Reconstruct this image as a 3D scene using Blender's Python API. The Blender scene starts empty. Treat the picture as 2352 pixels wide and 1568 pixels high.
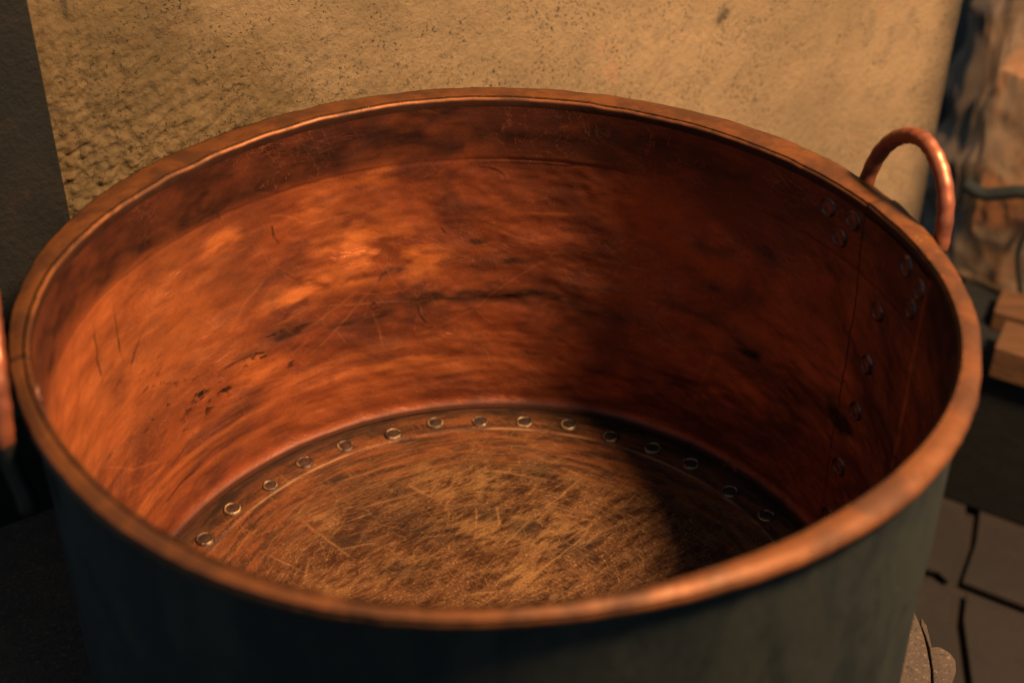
import bpy, bmesh, math
import numpy as np
from mathutils import Vector, Matrix

# ------------------------------------------------------------------ camera, world, lamp, exposure
S = bpy.context.scene
COL = S.collection
Z0 = 1.25                       # height of the cauldron's rim above the room's floor; shapes below are written rim-relative
cd = bpy.data.cameras.new('camera'); cam = bpy.data.objects.new('camera', cd); COL.objects.link(cam)
F = Vector((0.01256977, 0.82577952, -0.56385298)); R = Vector((0.99991801, -0.01175955, 0.00506858)); U = Vector((0.00244513, 0.56387046, 0.82585963))
M4 = Matrix((( R.x, U.x, -F.x, 0.0), (R.y, U.y, -F.y, -1.12601434), (R.z, U.z, -F.z, 0.70189717 + Z0), (0, 0, 0, 1)))
cam.matrix_world = M4
cd.sensor_width = 36.0; cd.lens = 3201.97 / 2352 * 36
cd.clip_start = 0.05; cd.clip_end = 60
cd.dof.use_dof = True; cd.dof.focus_distance = 1.68; cd.dof.aperture_fstop = 2.75; cd.dof.aperture_blades = 0
S.camera = cam
S.cycles.max_bounces = 4; S.cycles.glossy_bounces = 1; S.cycles.diffuse_bounces = 1

w = bpy.data.worlds.new('World'); S.world = w; w.use_nodes = True
w.node_tree.nodes['Background'].inputs[0].default_value = (0.52, 0.80, 1.0, 1)
w.node_tree.nodes['Background'].inputs[1].default_value = 0.50
S.view_settings.view_transform = 'Standard'; S.view_settings.look = 'None'
S.view_settings.exposure = 0.0; S.view_settings.gamma = 1.0; S.view_settings.use_curve_mapping = False

def area(name, pos, target, size, power, color, sy=None):
    l = bpy.data.lights.new(name, 'AREA'); l.energy = power; l.color = color
    l.shape = 'RECTANGLE' if sy else 'DISK'; l.size = size
    if sy: l.size_y = sy
    o = bpy.data.objects.new(name, l); COL.objects.link(o)
    p = Vector(pos) + Vector((0, 0, Z0)); t = Vector(target) + Vector((0, 0, Z0))
    o.location = p; o.rotation_euler = (t - p).to_track_quat('-Z', 'Y').to_euler()
    return o
area('window_light', (1.76, -0.62, 2.45), (0.0, 0.1, -0.2), 0.55, 730, (1.0, 0.66, 0.35))

# ------------------------------------------------------------------ numpy noise
def vnoise(x, y, seed, px=0):
    """smooth value noise, optionally periodic in x with period px cells"""
    rng = np.random.default_rng(seed); N = 256
    tab = rng.random((N, N))
    xi = np.floor(x).astype(int); yi = np.floor(y).astype(int); fx = x - xi; fy = y - yi
    fx = fx * fx * fx * (fx * (fx * 6 - 15) + 10); fy = fy * fy * fy * (fy * (fy * 6 - 15) + 10)
    m = px if px else N
    x0 = xi % m % N; x1 = (xi + 1) % m % N; y0 = yi % N; y1 = (yi + 1) % N
    return (tab[x0, y0] * (1 - fx) + tab[x1, y0] * fx) * (1 - fy) + (tab[x0, y1] * (1 - fx) + tab[x1, y1] * fx) * fy
def fbm(x, y, seed, octv=4, px=0, gain=.5):
    s = 0; a = 1; t = 0
    for i in range(octv):
        s = s + a * vnoise(x * 2 ** i, y * 2 ** i, seed + i * 7, px * 2 ** i if px else 0); t += a; a *= gain
    return s / t * 2 - 1
def seg_paint(gx, gy, line, width, fade=True, val=1.0, out=None, jit=0.0, seed=0):
    """lay a worn line (points in the surface's own metres) into the field out"""
    P = np.array(line, float)
    rng = np.random.default_rng(seed)
    D = []
    for a, b in zip(P[:-1], P[1:]):
        n = max(2, int(np.hypot(*(b - a)) / .012))
        for k in range(n): D.append(a + (b - a) * k / n)
    D.append(P[-1]); D = np.array(D)
    # smooth the polyline a little, then let it wander
    for _ in range(3):
        if len(D) > 3: D[1:-1] = .25 * D[:-2] + .5 * D[1:-1] + .25 * D[2:]
    D = D + rng.normal(size=D.shape) * jit
    n = len(D) - 1
    for i in range(n):
        a, b = D[i], D[i + 1]; m = width * 3
        x0, x1 = min(a[0], b[0]) - m, max(a[0], b[0]) + m; y0, y1 = min(a[1], b[1]) - m, max(a[1], b[1]) + m
        sel = np.nonzero((gx > x0) & (gx < x1) & (gy > y0) & (gy < y1))
        if not len(sel[0]): continue
        X = gx[sel]; Y = gy[sel]; ab = b - a; L = max(ab @ ab, 1e-12)
        t = np.clip(((X - a[0]) * ab[0] + (Y - a[1]) * ab[1]) / L, 0, 1)
        d = np.hypot(X - a[0] - t * ab[0], Y - a[1] - t * ab[1])
        u = (i + .5) / n
        k = val * (min(1, 4 * u, 4 * (1 - u)) if fade else 1) * (.6 + .4 * rng.random())
        out[sel] = np.maximum(out[sel], k * np.exp(-(d / width) ** 2))
def blob_paint(gx, gy, c, rx, ry, out, val=1.0):
    out += val * np.exp(-((gx - c[0]) / rx) ** 2 - ((gy - c[1]) / ry) ** 2)

# ------------------------------------------------------------------ object helpers
def empty(name, loc, label, cat, group=None):
    o = bpy.data.objects.new(name, None); COL.objects.link(o)
    o.location = (loc[0], loc[1], loc[2] + Z0); o.empty_display_size = .1
    tag(o, label, cat, group); return o
def tag(o, label=None, cat=None, group=None, kind=None):
    if label: o['label'] = label
    if cat: o['category'] = cat
    if group: o['group'] = group
    if kind: o['kind'] = kind
    return o
def link(name, me, mats, parent=None, smooth=True, origin=None):
    """mesh written rim-relative; origin rim-relative"""
    if parent: org = Vector(parent.location)
    else:
        org = Vector(origin or (0, 0, -Z0)) + Vector((0, 0, Z0))
    n = len(me.vertices); co = np.empty(n * 3, np.float32); me.vertices.foreach_get('co', co); co = co.reshape(-1, 3)
    co += np.array([-org.x, -org.y, Z0 - org.z], np.float32); me.vertices.foreach_set('co', co.ravel())
    for m in (mats if isinstance(mats, (list, tuple)) else [mats]): me.materials.append(m)
    if smooth: me.polygons.foreach_set('use_smooth', np.ones(len(me.polygons), bool))
    me.update()
    o = bpy.data.objects.new(name, me); COL.objects.link(o)
    if parent: o.parent = parent
    else: o.location = org
    return o
def grid_mesh(name, V, wrap_u=False, wrap_v=False, attrs=None, flip=False):
    """V: (nu, nv, 3)"""
    nu, nv = V.shape[:2]
    iu = np.arange(nu if wrap_u else nu - 1); iv = np.arange(nv if wrap_v else nv - 1)
    A, B = np.meshgrid(iu, iv, indexing='ij'); A2 = (A + 1) % nu; B2 = (B + 1) % nv
    q = np.stack([A * nv + B, A2 * nv + B, A2 * nv + B2, A * nv + B2], -1).reshape(-1, 4)
    if flip: q = q[:, ::-1]
    me = bpy.data.meshes.new(name)
    me.vertices.add(nu * nv); me.vertices.foreach_set('co', V.reshape(-1).astype(np.float32))
    nf = len(q); me.loops.add(nf * 4); me.loops.foreach_set('vertex_index', q.reshape(-1).astype(np.int32))
    me.polygons.add(nf); me.polygons.foreach_set('loop_start', np.arange(nf, dtype=np.int32) * 4)
    me.update(calc_edges=True); me.validate()
    for k, a in (attrs or {}).items():
        at = me.attributes.new(k, 'FLOAT', 'POINT'); at.data.foreach_set('value', a.reshape(-1).astype(np.float32))
    return me
def bm_mesh(name, bm):
    bmesh.ops.recalc_face_normals(bm, faces=bm.faces)
    me = bpy.data.meshes.new(name); bm.to_mesh(me); bm.free(); return me
def tube(name, pts, rad, seg=20, cap=True, flat=None):
    """pts (n,3), rad scalar or array; closed ends"""
    P = np.array(pts, float); n = len(P); rad = np.broadcast_to(rad, (n,)).astype(float)
    T = np.gradient(P, axis=0); T /= np.linalg.norm(T, axis=1)[:, None]
    ref = np.array([0, 0, 1.0]) if abs(T[0][2]) < .9 else np.array([1.0, 0, 0])
    N = np.cross(T[0], ref); N /= np.linalg.norm(N); V = np.zeros((n, seg, 3)); a = np.linspace(0, 2 * np.pi, seg, endpoint=False)
    for i in range(n):
        N = N - T[i] * (N @ T[i]); N /= np.linalg.norm(N); Bn = np.cross(T[i], N)
        f = 1 if flat is None else flat[i]
        V[i] = P[i] + rad[i] * (np.cos(a)[:, None] * N * f + np.sin(a)[:, None] * Bn)
    bm = bmesh.new(); vs = [[bm.verts.new(v) for v in r] for r in V]
    for i in range(n - 1):
        for j in range(seg): bm.faces.new((vs[i][j], vs[i][(j + 1) % seg], vs[i + 1][(j + 1) % seg], vs[i + 1][j]))
    if cap: bm.faces.new(vs[0]); bm.faces.new(vs[-1])
    return bm_mesh(name, bm)
def prism(bm, poly, z0, z1, bev=0.0):
    b = bmesh.new(); lo = [b.verts.new((x, y, z0)) for x, y in poly]; hi = [b.verts.new((x, y, z1)) for x, y in poly]; n = len(poly)
    b.faces.new(lo); b.faces.new(hi)
    for i in range(n): b.faces.new((lo[i], lo[(i + 1) % n], hi[(i + 1) % n], hi[i]))
    bmesh.ops.recalc_face_normals(b, faces=b.faces)
    if bev: bmesh.ops.bevel(b, geom=list(b.edges), offset=bev, segments=3, affect='EDGES', profile=.6)
    me = bpy.data.meshes.new('t'); b.to_mesh(me); b.free(); bm.from_mesh(me); bpy.data.meshes.remove(me)
def catmull(P, n):
    P = np.array(P, float); Q = np.vstack([2 * P[0] - P[1], P, 2 * P[-1] - P[-2]]); out = []
    for i in range(1, len(Q) - 2):
        for t in np.linspace(0, 1, n, endpoint=False):
            a, b, c, d = Q[i - 1], Q[i], Q[i + 1], Q[i + 2]
            out.append(.5 * (2 * b + (c - a) * t + (2 * a - 5 * b + 4 * c - d) * t * t + (3 * b - a - 3 * c + d) * t ** 3))
    out.append(P[-1]); return np.array(out)

# ------------------------------------------------------------------ node helpers
class Mat:
    def __init__(s, name):
        s.m = bpy.data.materials.new(name); s.m.use_nodes = True; s.t = s.m.node_tree; s.n = s.t.nodes
        s.b = s.n['Principled BSDF']; s.tc = s.n.new('ShaderNodeTexCoord'); s.obj = s.tc.outputs['Object']
    def _in(s, sock, v):
        if v is None: return
        if isinstance(v, bpy.types.NodeSocket): s.t.links.new(v, sock)
        elif isinstance(v, (tuple, list)):
            sock.default_value = tuple(v) + ((1,) if sock.type == 'RGBA' and len(v) == 3 else ())
        else: sock.default_value = v
    def noise(s, scale, detail=4, rough=.5, dist=0, vec=None, col=False):
        n = s.n.new('ShaderNodeTexNoise'); s._in(n.inputs['Vector'], vec or s.obj); s._in(n.inputs['Scale'], scale)
        s._in(n.inputs['Detail'], detail); s._in(n.inputs['Roughness'], rough); s._in(n.inputs['Distortion'], dist); return n.outputs['Color' if col else 'Fac']
    def voro(s, scale, vec=None, feat='F1', out='Distance', rnd=1.0):
        n = s.n.new('ShaderNodeTexVoronoi'); n.feature = feat; s._in(n.inputs['Vector'], vec or s.obj); s._in(n.inputs['Scale'], scale); s._in(n.inputs['Randomness'], rnd); return n.outputs[out]
    def math(s, op, a, b=None, c=None, clamp=False):
        n = s.n.new('ShaderNodeMath'); n.operation = op; n.use_clamp = clamp
        for i, v in enumerate((a, b, c)): s._in(n.inputs[i], v)
        return n.outputs[0]
    def ramp(s, v, lo, hi, a=0.0, b=1.0, smooth=True):
        n = s.n.new('ShaderNodeMapRange'); n.interpolation_type = 'SMOOTHSTEP' if smooth else 'LINEAR'
        for k, x in zip(('Value', 'From Min', 'From Max', 'To Min', 'To Max'), (v, lo, hi, a, b)): s._in(n.inputs[k], x)
        return n.outputs['Result']
    def mix(s, f, a, b, mode='MIX'):
        n = s.n.new('ShaderNodeMix'); n.data_type = 'RGBA'; n.blend_type = mode
        s._in(n.inputs[0], f); s._in(n.inputs[6], a); s._in(n.inputs[7], b); return n.outputs[2]
    def attr(s, name):
        n = s.n.new('ShaderNodeAttribute'); n.attribute_name = name; return n.outputs['Fac']
    def scale(s, v, sc, rot=(0, 0, 0), loc=(0, 0, 0)):
        n = s.n.new('ShaderNodeMapping'); s._in(n.inputs['Vector'], v); n.inputs['Scale'].default_value = sc; n.inputs['Rotation'].default_value = rot; n.inputs['Location'].default_value = loc; return n.outputs[0]
    def comb(s, x, y, z):
        n = s.n.new('ShaderNodeCombineXYZ')
        for i, v in enumerate((x, y, z)): s._in(n.inputs[i], v)
        return n.outputs[0]
    def sep(s, v):
        n = s.n.new('ShaderNodeSeparateXYZ'); s._in(n.inputs[0], v); return n.outputs
    def bump(s, h, strength, dist, prev=None):
        n = s.n.new('ShaderNodeBump'); s._in(n.inputs['Height'], h); n.inputs['Strength'].default_value = strength; n.inputs['Distance'].default_value = dist
        if prev: s._in(n.inputs['Normal'], prev)
        return n.outputs[0]
    def set(s, **k):
        if not isinstance(k.get('base'), tuple):      # overall albedo of the surface
            d = k.pop('dim', 1.0); d = tuple(.74 * x for x in (d if isinstance(d, tuple) else (d, d, d))); k['base'] = s.mix(1.0, k['base'], d, 'MULTIPLY')
        nm = dict(base='Base Color', rough='Roughness', metal='Metallic', normal='Normal', spec='Specular IOR Level', coat='Coat Weight', coatr='Coat Roughness', aniso='Anisotropic', trans='Transmission Weight', alpha='Alpha', ior='IOR', emis='Emission Color', emist='Emission Strength', sheen='Sheen Weight')
        for a, v in k.items(): s._in(s.b.inputs[nm[a]], v)
        return s.m
def wallcoords(M, yoff=0.0):
    """(metres round the pot, height) for anything turned round the pot's axis"""
    x, y, z = M.sep(M.obj)
    th = M.math('ARCTAN2', x, y)
    return M.comb(M.math('MULTIPLY', th, .424), z, 0.0), M.math('MULTIPLY', th, .424), z
def scratches(M, vec, rot, sc, thr, seedloc):
    """long thin straight-ish hairlines along one direction"""
    v = M.scale(vec, (1, 1, 1), (0, 0, rot), seedloc)
    v = M.scale(v, (sc * .07, sc, sc))
    n = M.noise(1.0, 2, .5, .25, v)
    return M.ramp(M.math('ABSOLUTE', M.math('SUBTRACT', n, .5)), 0.0, thr, 1.0, 0.0)
LIGHT=[[(93.0,-0.161),(88.9,-0.148),(85.2,-0.137)],[(93.0,-0.163),(90.4,-0.182),(86.6,-0.195),(82.1,-0.201)],[(88.9,-0.16),(81.4,-0.158),(73.9,-0.152)],[(74.3,-0.155),(77.5,-0.199),(79.7,-0.217),(84.3,-0.246),(88.9,-0.271),(93.6,-0.308),(97.5,-0.319),(100.7,-0.329),(103.9,-0.341),(104.8,-0.33),(104.2,-0.31),(101.7,-0.285)],[(109.6,-0.235),(112.1,-0.257),(114.7,-0.272),(116.4,-0.292),(119.0,-0.303),(121.7,-0.323),(125.2,-0.334)],[(112.8,-0.243),(116.2,-0.263),(119.5,-0.275),(124.7,-0.288)],[(124.3,-0.257),(119.4,-0.265),(112.3,-0.276),(106.0,-0.28),(99.7,-0.284)],[(123.7,-0.138),(118.2,-0.138),(112.8,-0.14)],[(130.5,-0.106),(125.8,-0.118),(121.4,-0.143)],[(168.2,-0.134),(161.0,-0.149),(155.6,-0.157),(151.5,-0.163)],[(175.3,-0.255),(168.6,-0.291),(165.3,-0.318),(160.4,-0.335),(155.0,-0.359)],[(171.6,-0.317),(167.3,-0.33),(163.6,-0.348),(158.6,-0.356),(152.8,-0.361)],[(168.3,-0.35),(163.1,-0.369),(155.5,-0.377),(151.1,-0.384)],[(145.4,-0.324),(141.4,-0.322),(135.9,-0.334),(130.6,-0.341),(125.5,-0.353)],[(137.8,-0.337),(129.8,-0.35),(122.1,-0.357),(114.6,-0.367),(108.9,-0.371)],[(66.7,-0.204),(68.8,-0.24),(71.8,-0.271)],[(63.5,-0.3),(60.4,-0.285),(58.5,-0.305),(60.4,-0.33),(61.7,-0.32)],[(49.0,-0.274),(49.1,-0.304),(50.7,-0.343),(52.3,-0.398)],[(132.9,-0.262),(126.1,-0.264),(122.6,-0.254)],[(141.1,-0.31),(132.1,-0.325),(125.0,-0.314),(123.0,-0.293)],[(112.3,-0.277),(110.9,-0.31),(110.4,-0.349)],[(81.1,-0.295),(75.7,-0.276)],[(75.4,-0.345),(80.0,-0.392)],[(130.1,-0.189),(135.7,-0.215),(139.9,-0.25)],[(151.0,-0.298),(149.9,-0.336)],[(126.9,-0.083),(116.2,-0.091)]]
DARK=[[(162.9,-0.098),(163.0,-0.131),(162.8,-0.178)],[(168.9,-0.097),(168.8,-0.131),(169.2,-0.177)],[(162.4,-0.406),(158.3,-0.405),(152.7,-0.403),(146.7,-0.397)],[(94.3,-0.085),(88.9,-0.088),(77.9,-0.085),(66.8,-0.08)],[(92.5,-0.092),(88.2,-0.098),(87.8,-0.11)],[(110.4,-0.24),(109.2,-0.231)],[(142.6,-0.287),(137.0,-0.29),(131.6,-0.293)],[(99.0,-0.179),(98.3,-0.186)],[(157.0,-0.165),(161.8,-0.2)],[(127.9,-0.152),(128.8,-0.126)],[(150.3,-0.354),(155.3,-0.368)],[(103.7,-0.29),(102.6,-0.318)],[(126.2,-0.277),(121.3,-0.281)],[(139.9,-0.07),(138.5,-0.086)]]
BLOB=[(126.2,-0.277),(130.7,-0.231),(136.9,-0.287),(142.7,-0.29),(150.9,-0.334),(128.6,-0.199),(117.9,-0.108),(94.1,-0.147),(96.6,-0.269),(99.0,-0.308),(104.4,-0.275),(77.2,-0.284),(86.6,-0.23),(69.2,-0.301),(137.6,-0.221),(108.7,-0.345),(172.1,-0.264),(52.8,-0.155),(50.4,-0.21),(41.2,-0.132),(108.0,-0.231),(92.7,-0.204),(148.2,-0.358)]
GLOW=[(128.0,-0.158),(115.9,-0.23),(123.9,-0.225),(113.0,-0.16),(121.0,-0.114),(107.8,-0.193),(111.0,-0.213),(127.4,-0.241),(101.1,-0.226),(111.6,-0.089),(104.9,-0.228),(139.2,-0.118),(133.7,-0.312),(118.7,-0.186)]
FSCR=[[(-0.214,0.251),(-0.193,0.265),(-0.173,0.276),(-0.133,0.297),(-0.096,0.309)],[(-0.18,0.204),(-0.158,0.216),(-0.129,0.225),(-0.109,0.235),(-0.079,0.247),(-0.054,0.248)],[(-0.186,0.192),(-0.193,0.172),(-0.204,0.152)],[(-0.121,0.263),(-0.089,0.236),(-0.072,0.222)],[(0.135,0.291),(0.106,0.259),(0.073,0.215),(0.043,0.185),(0.022,0.156),(0.003,0.136)],[(-0.253,0.199),(-0.224,0.169),(-0.194,0.14),(-0.168,0.115)],[(-0.219,0.125),(-0.176,0.136),(-0.14,0.151)],[(-0.225,0.077),(-0.226,0.096),(-0.223,0.121)],[(0.128,0.182),(0.111,0.167),(0.081,0.141)],[(-0.06,0.222),(-0.058,0.201),(-0.059,0.177)],[(-0.284,0.132),(-0.256,0.112),(-0.229,0.096)],[(-0.028,0.279),(0.003,0.282),(0.038,0.272),(0.065,0.259)],[(-0.247,0.199),(-0.241,0.217)],[(0.087,0.291),(0.117,0.265)],[(-0.023,0.222),(-0.022,0.185),(-0.027,0.156)],[(0.003,0.209),(0.005,0.176)],[(0.031,0.075),(0.07,0.113),(0.121,0.167)],[(-0.04,0.055),(0.012,0.062)]]
FDARK=[(-0.13,0.247),(-0.107,0.198),(-0.09,0.162),(-0.147,0.195),(-0.017,0.197),(0.105,0.132),(0.055,0.281),(-0.175,0.148),(-0.106,0.1),(-0.056,0.153),(0.042,0.17),(-0.201,0.267)]
FGOLD=[(-0.007,0.262),(-0.027,0.168),(0.023,0.185),(0.072,0.167),(-0.038,0.247),(-0.007,0.156),(0.052,0.156),(-0.11,0.109),(-0.226,0.187),(0.031,0.086),(-0.08,0.266),(-0.186,0.074)]
WALLSPOTS = [([(.779, -.073), (.774, -.080), (.771, -.088)], .009), ([(-.202, .160), (-.200, .135), (-.201, .122)], .0024), ([(-.242, .024), (-.213, .014)], .002)]
BARPTS = [(-.115, -.654, .262), (-.073, -.667, .262), (-.03, -.652, .262), (.03, -.636, .262), (.30, -.60, .262)]
CORDPTS = [(.05, -.66, .262), (.030, -.72, .26), (.022, -.77, .26), (.032, -.82, .262), (.05, -.88, .262)]

# ------------------------------------------------------------------ materials of the cauldron
def copper_inner():
    M = Mat('worn_copper_inside'); v, c, z = wallcoords(M)
    st = M.scale(v, (1, 3.2, 1))
    big = M.noise(7, 5, .62, .5, M.scale(v, (1, 1.25, 1)))
    mid = M.noise(24, 7, .70, .25, M.scale(v, (1, 1.15, 1)))
    veins = M.math('MULTIPLY', M.ramp(M.math('ABSOLUTE', M.math('SUBTRACT', M.noise(26, 4, .55, 1.2, M.scale(v, (1, 1, 1), (0, 0, 0), (3, 8, 1))), .5)), 0.0, .009, 1, 0), M.ramp(M.noise(8, 2, .5, 0, M.scale(v, (1, 1, 1), (0, 0, 0), (6, 1, 3))), .50, .62))
    streak = M.noise(1, 5, .6, .3, M.scale(v, (14, 150, 1)))
    fine = M.noise(260, 3, .6, 0, v)
    stain = M.attr('stain'); scr = M.math('MULTIPLY', M.attr('scratch'), M.math('SUBTRACT', 1.0, M.math('MULTIPLY', stain, .8), None, True)); pit = M.attr('pit'); band = M.attr('band'); glow = M.attr('polish_glow')
    base = M.mix(M.ramp(big, .34, .66), (.20, .070, .044), (.50, .150, .055))
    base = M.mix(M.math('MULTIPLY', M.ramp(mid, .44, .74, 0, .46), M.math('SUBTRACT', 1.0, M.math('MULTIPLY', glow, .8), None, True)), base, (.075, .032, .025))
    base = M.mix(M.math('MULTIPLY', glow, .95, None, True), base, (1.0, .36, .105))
    base = M.mix(M.ramp(streak, .52, .78, 0, .22), base, (.11, .035, .02))
    base = M.mix(M.math('MULTIPLY', stain, .92, None, True), base, (.022, .016, .014))
    base = M.mix(band, base, M.mix(M.ramp(streak, .35, .7), (.062, .027, .021), (.040, .020, .017)))
    h1 = scratches(M, v, .5, 90, .006, (3, 1, 0)); h2 = scratches(M, v, -.25, 120, .005, (7, 2, 0)); h3 = scratches(M, v, 1.2, 80, .005, (1, 5, 0)); h4 = scratches(M, v, .04, 160, .01, (2, 9, 0))
    msk = M.ramp(M.noise(6, 3, .5, 0, M.scale(v, (1, 1, 1), (0, 0, 0), (4, 4, 4))), .45, .62)
    hs = M.math('MULTIPLY', M.math('MAXIMUM', M.math('MAXIMUM', h1, h2), M.math('MAXIMUM', h3, h4)), M.math('MULTIPLY', msk, M.math('SUBTRACT', 1.0, stain, None, True)))
    hall = M.math('MAXIMUM', M.math('MAXIMUM', M.math('MULTIPLY', hs, .5), M.math('MULTIPLY', veins, .38)), scr)
    base = M.mix(M.math('MULTIPLY', hall, .75, None, True), base, (.80, .32, .12))
    spots = M.math('MULTIPLY', M.ramp(M.voro(130, v), .0, .22, 1, 0), M.ramp(M.noise(9, 3, .5, 0, v), .58, .7))
    pits = M.math('MAXIMUM', pit, M.math('MULTIPLY', spots, .7))
    base = M.mix(pits, base, (.025, .02, .016))
    base = M.mix(M.ramp(fine, .3, .7, 0, .35), base, M.mix(1.0, base, (.6, .6, .6), 'MULTIPLY'))
    rough = M.math('ADD', M.ramp(mid, .3, .7, .27, .42), M.math('MULTIPLY', stain, .2))
    hb = M.math('ADD', M.math('MULTIPLY', streak, .14), M.math('ADD', M.math('MULTIPLY', fine, .3), M.math('ADD', M.math('MULTIPLY', mid, .6), M.math('MULTIPLY', M.math('SUBTRACT', hall, M.math('MULTIPLY', pits, 2)), .4))))
    return M.set(dim=(.64, .50, .46), coat=M.math('MULTIPLY', M.math('SUBTRACT', 1.0, stain, None, True), .05), coatr=.45, base=base, spec=M.math('SUBTRACT', .4, M.math('MULTIPLY', stain, .4), None, True), metal=M.math('SUBTRACT', .58, M.math('MULTIPLY', stain, .58), None, True), rough=rough, normal=M.bump(hb, .55, .0016))
def copper_bottom():
    M = Mat('worn_copper_bottom'); x, y, z = M.sep(M.obj)
    r = M.math('SQRT', M.math('ADD', M.math('MULTIPLY', x, x), M.math('MULTIPLY', y, y)))
    th = M.math('ARCTAN2', x, y)
    pol = M.comb(M.math('MULTIPLY', th, .6), M.math('MULTIPLY', r, 9), 0.0)
    ring = M.noise(9, 6, .65, .3, pol)
    ringf = M.noise(26, 5, .7, .2, pol)
    mott = M.math('ADD', M.math('MULTIPLY', M.noise(1, 7, .72, .3, M.scale(M.scale(M.obj, (1, 1, 1), (0, 0, .65)), (90, 28, 60))), .5), M.math('MULTIPLY', M.noise(1, 7, .72, .3, M.scale(M.scale(M.obj, (1, 1, 1), (0, 0, -.5)), (24, 95, 60))), .5))
    fine = M.noise(330, 4, .7)
    blot = M.noise(11, 5, .6, .5)
    scr = M.attr('scratch'); stain = M.attr('stain'); gold = M.attr('polish_glow'); pit = M.attr('pit')
    rim = M.ramp(M.math('ADD', r, M.math('MULTIPLY', M.math('SUBTRACT', blot, .5), .09)), .27, .335)
    inner = M.mix(M.ramp(blot, .35, .68), (.17, .075, .034), (.29, .135, .056))
    inner = M.mix(M.ramp(mott, .43, .57), M.mix(1.0, inner, (.36, .30, .28), 'MULTIPLY'), inner)
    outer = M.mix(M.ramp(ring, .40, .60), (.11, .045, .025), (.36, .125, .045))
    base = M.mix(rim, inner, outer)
    base = M.mix(M.ramp(ringf, .52, .64, 0, .45), base, (.36, .16, .065))
    base = M.mix(M.math('MULTIPLY', gold, .6, None, True), base, M.mix(M.ramp(mott, .42, .56), base, (.60, .34, .14)))
    speck = M.math('MULTIPLY', M.ramp(fine, .56, .64), M.ramp(mott, .44, .58))
    base = M.mix(M.math('MULTIPLY', speck, M.math('SUBTRACT', .9, M.math('MULTIPLY', rim, .7))), base, (.72, .42, .18))
    hs = None
    for i, (a, sc, t) in enumerate([(.65, 110, .007), (-.55, 100, .006), (.1, 130, .007), (1.35, 90, .006), (.9, 170, .009), (-1.0, 120, .005)]):
        m = M.ramp(M.noise(5, 2, .5, 0, M.scale(M.obj, (1, 1, 1), (0, 0, 0), (i * 3, 5, 1))), .46, .60)
        h = M.math('MULTIPLY', scratches(M, M.obj, a, sc, t, (i * 2.3, i, 0)), m); hs = h if hs is None else M.math('MAXIMUM', hs, h)
    hall = M.math('MAXIMUM', M.math('MULTIPLY', hs, .55), scr)
    base = M.mix(M.math('MULTIPLY', stain, .75, None, True), base, (.045, .028, .02))
    base = M.mix(M.math('MULTIPLY', hall, .9, None, True), base, (.80, .46, .20))
    dk = M.ramp(fine, .30, .46, .75, 0)
    base = M.mix(dk, base, (.06, .032, .02))
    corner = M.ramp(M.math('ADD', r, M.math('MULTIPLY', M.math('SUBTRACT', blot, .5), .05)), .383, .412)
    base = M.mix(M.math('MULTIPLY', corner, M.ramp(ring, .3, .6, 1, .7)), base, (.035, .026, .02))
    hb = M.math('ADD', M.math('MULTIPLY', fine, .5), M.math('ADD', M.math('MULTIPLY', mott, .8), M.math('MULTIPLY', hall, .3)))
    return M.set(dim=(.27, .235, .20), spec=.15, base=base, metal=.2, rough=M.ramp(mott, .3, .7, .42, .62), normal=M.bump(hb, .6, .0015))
def copper_rim():
    M = Mat('worn_copper_rim'); v, c, z = wallcoords(M)
    blot = M.noise(19, 6, .62, .4); fine = M.noise(180, 5, .6); cross = M.noise(1, 5, .65, .4, M.scale(M.obj, (34, 34, 34)))
    edge_glint = M.attr('edge_glint')
    base = M.mix(M.ramp(blot, .38, .62), (.50, .19, .068), (.15, .068, .038))
    base = M.mix(M.ramp(cross, .52, .66, 0, .7), base, (.16, .075, .042))
    base = M.mix(M.math('MULTIPLY', edge_glint, M.ramp(blot, .40, .58, 1, .15)), base, (1.0, .38, .15))  # highlight along the rim's rounded edge, painted as brighter copper
    base = M.mix(M.ramp(fine, .56, .70, 0, .35), base, (.12, .06, .035))
    sp = M.math('MULTIPLY', M.ramp(M.voro(75), .0, .20, 1, 0), M.attr('splash'))
    base = M.mix(sp, base, (.85, .62, .36)); base = M.mix(M.attr('joint_dark'), base, (.03, .02, .018)); base = M.mix(.35, base, (.36, .14, .06)); base = M.mix(M.attr('inner'), base, M.mix(M.ramp(cross, .35, .7), (.15, .062, .045), (.10, .045, .036)))
    hb = M.math('ADD', M.math('MULTIPLY', blot, 1.0), M.math('ADD', M.math('MULTIPLY', fine, .18), M.math('MULTIPLY', cross, .5)))
    return M.set(dim=(.215, .185, .15), base=base, spec=.12, metal=.30, rough=M.ramp(blot, .3, .7, .45, .62), normal=M.bump(hb, .45, .002))
def soot():
    M = Mat('sooty_outside'); v, c, z = wallcoords(M)
    a = M.noise(7, 6, .68, .5, M.scale(v, (1.6, .6, 1))); b = M.noise(60, 5, .6); sp = M.math('MULTIPLY', M.ramp(M.voro(28), 0, .14, 1, 0), M.ramp(M.noise(8, 2), .5, .6))
    base = M.mix(M.ramp(a, .42, .60), (.018, .024, .024), (.070, .064, .048)); base = M.mix(M.ramp(M.noise(21, 6, .7, .4, M.scale(v, (1, .7, 1))), .52, .66, 0, .75), base, (.010, .013, .013))
    base = M.mix(M.ramp(b, .5, .75, 0, .4), base, (.03, .032, .03)); base = M.mix(M.math('MULTIPLY', sp, .8), base, (.30, .26, .17))
    return M.set(dim=(.135, .17, .17), base=base, metal=.0, rough=.75, spec=.18, normal=M.bump(b, .4, .002))
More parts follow.
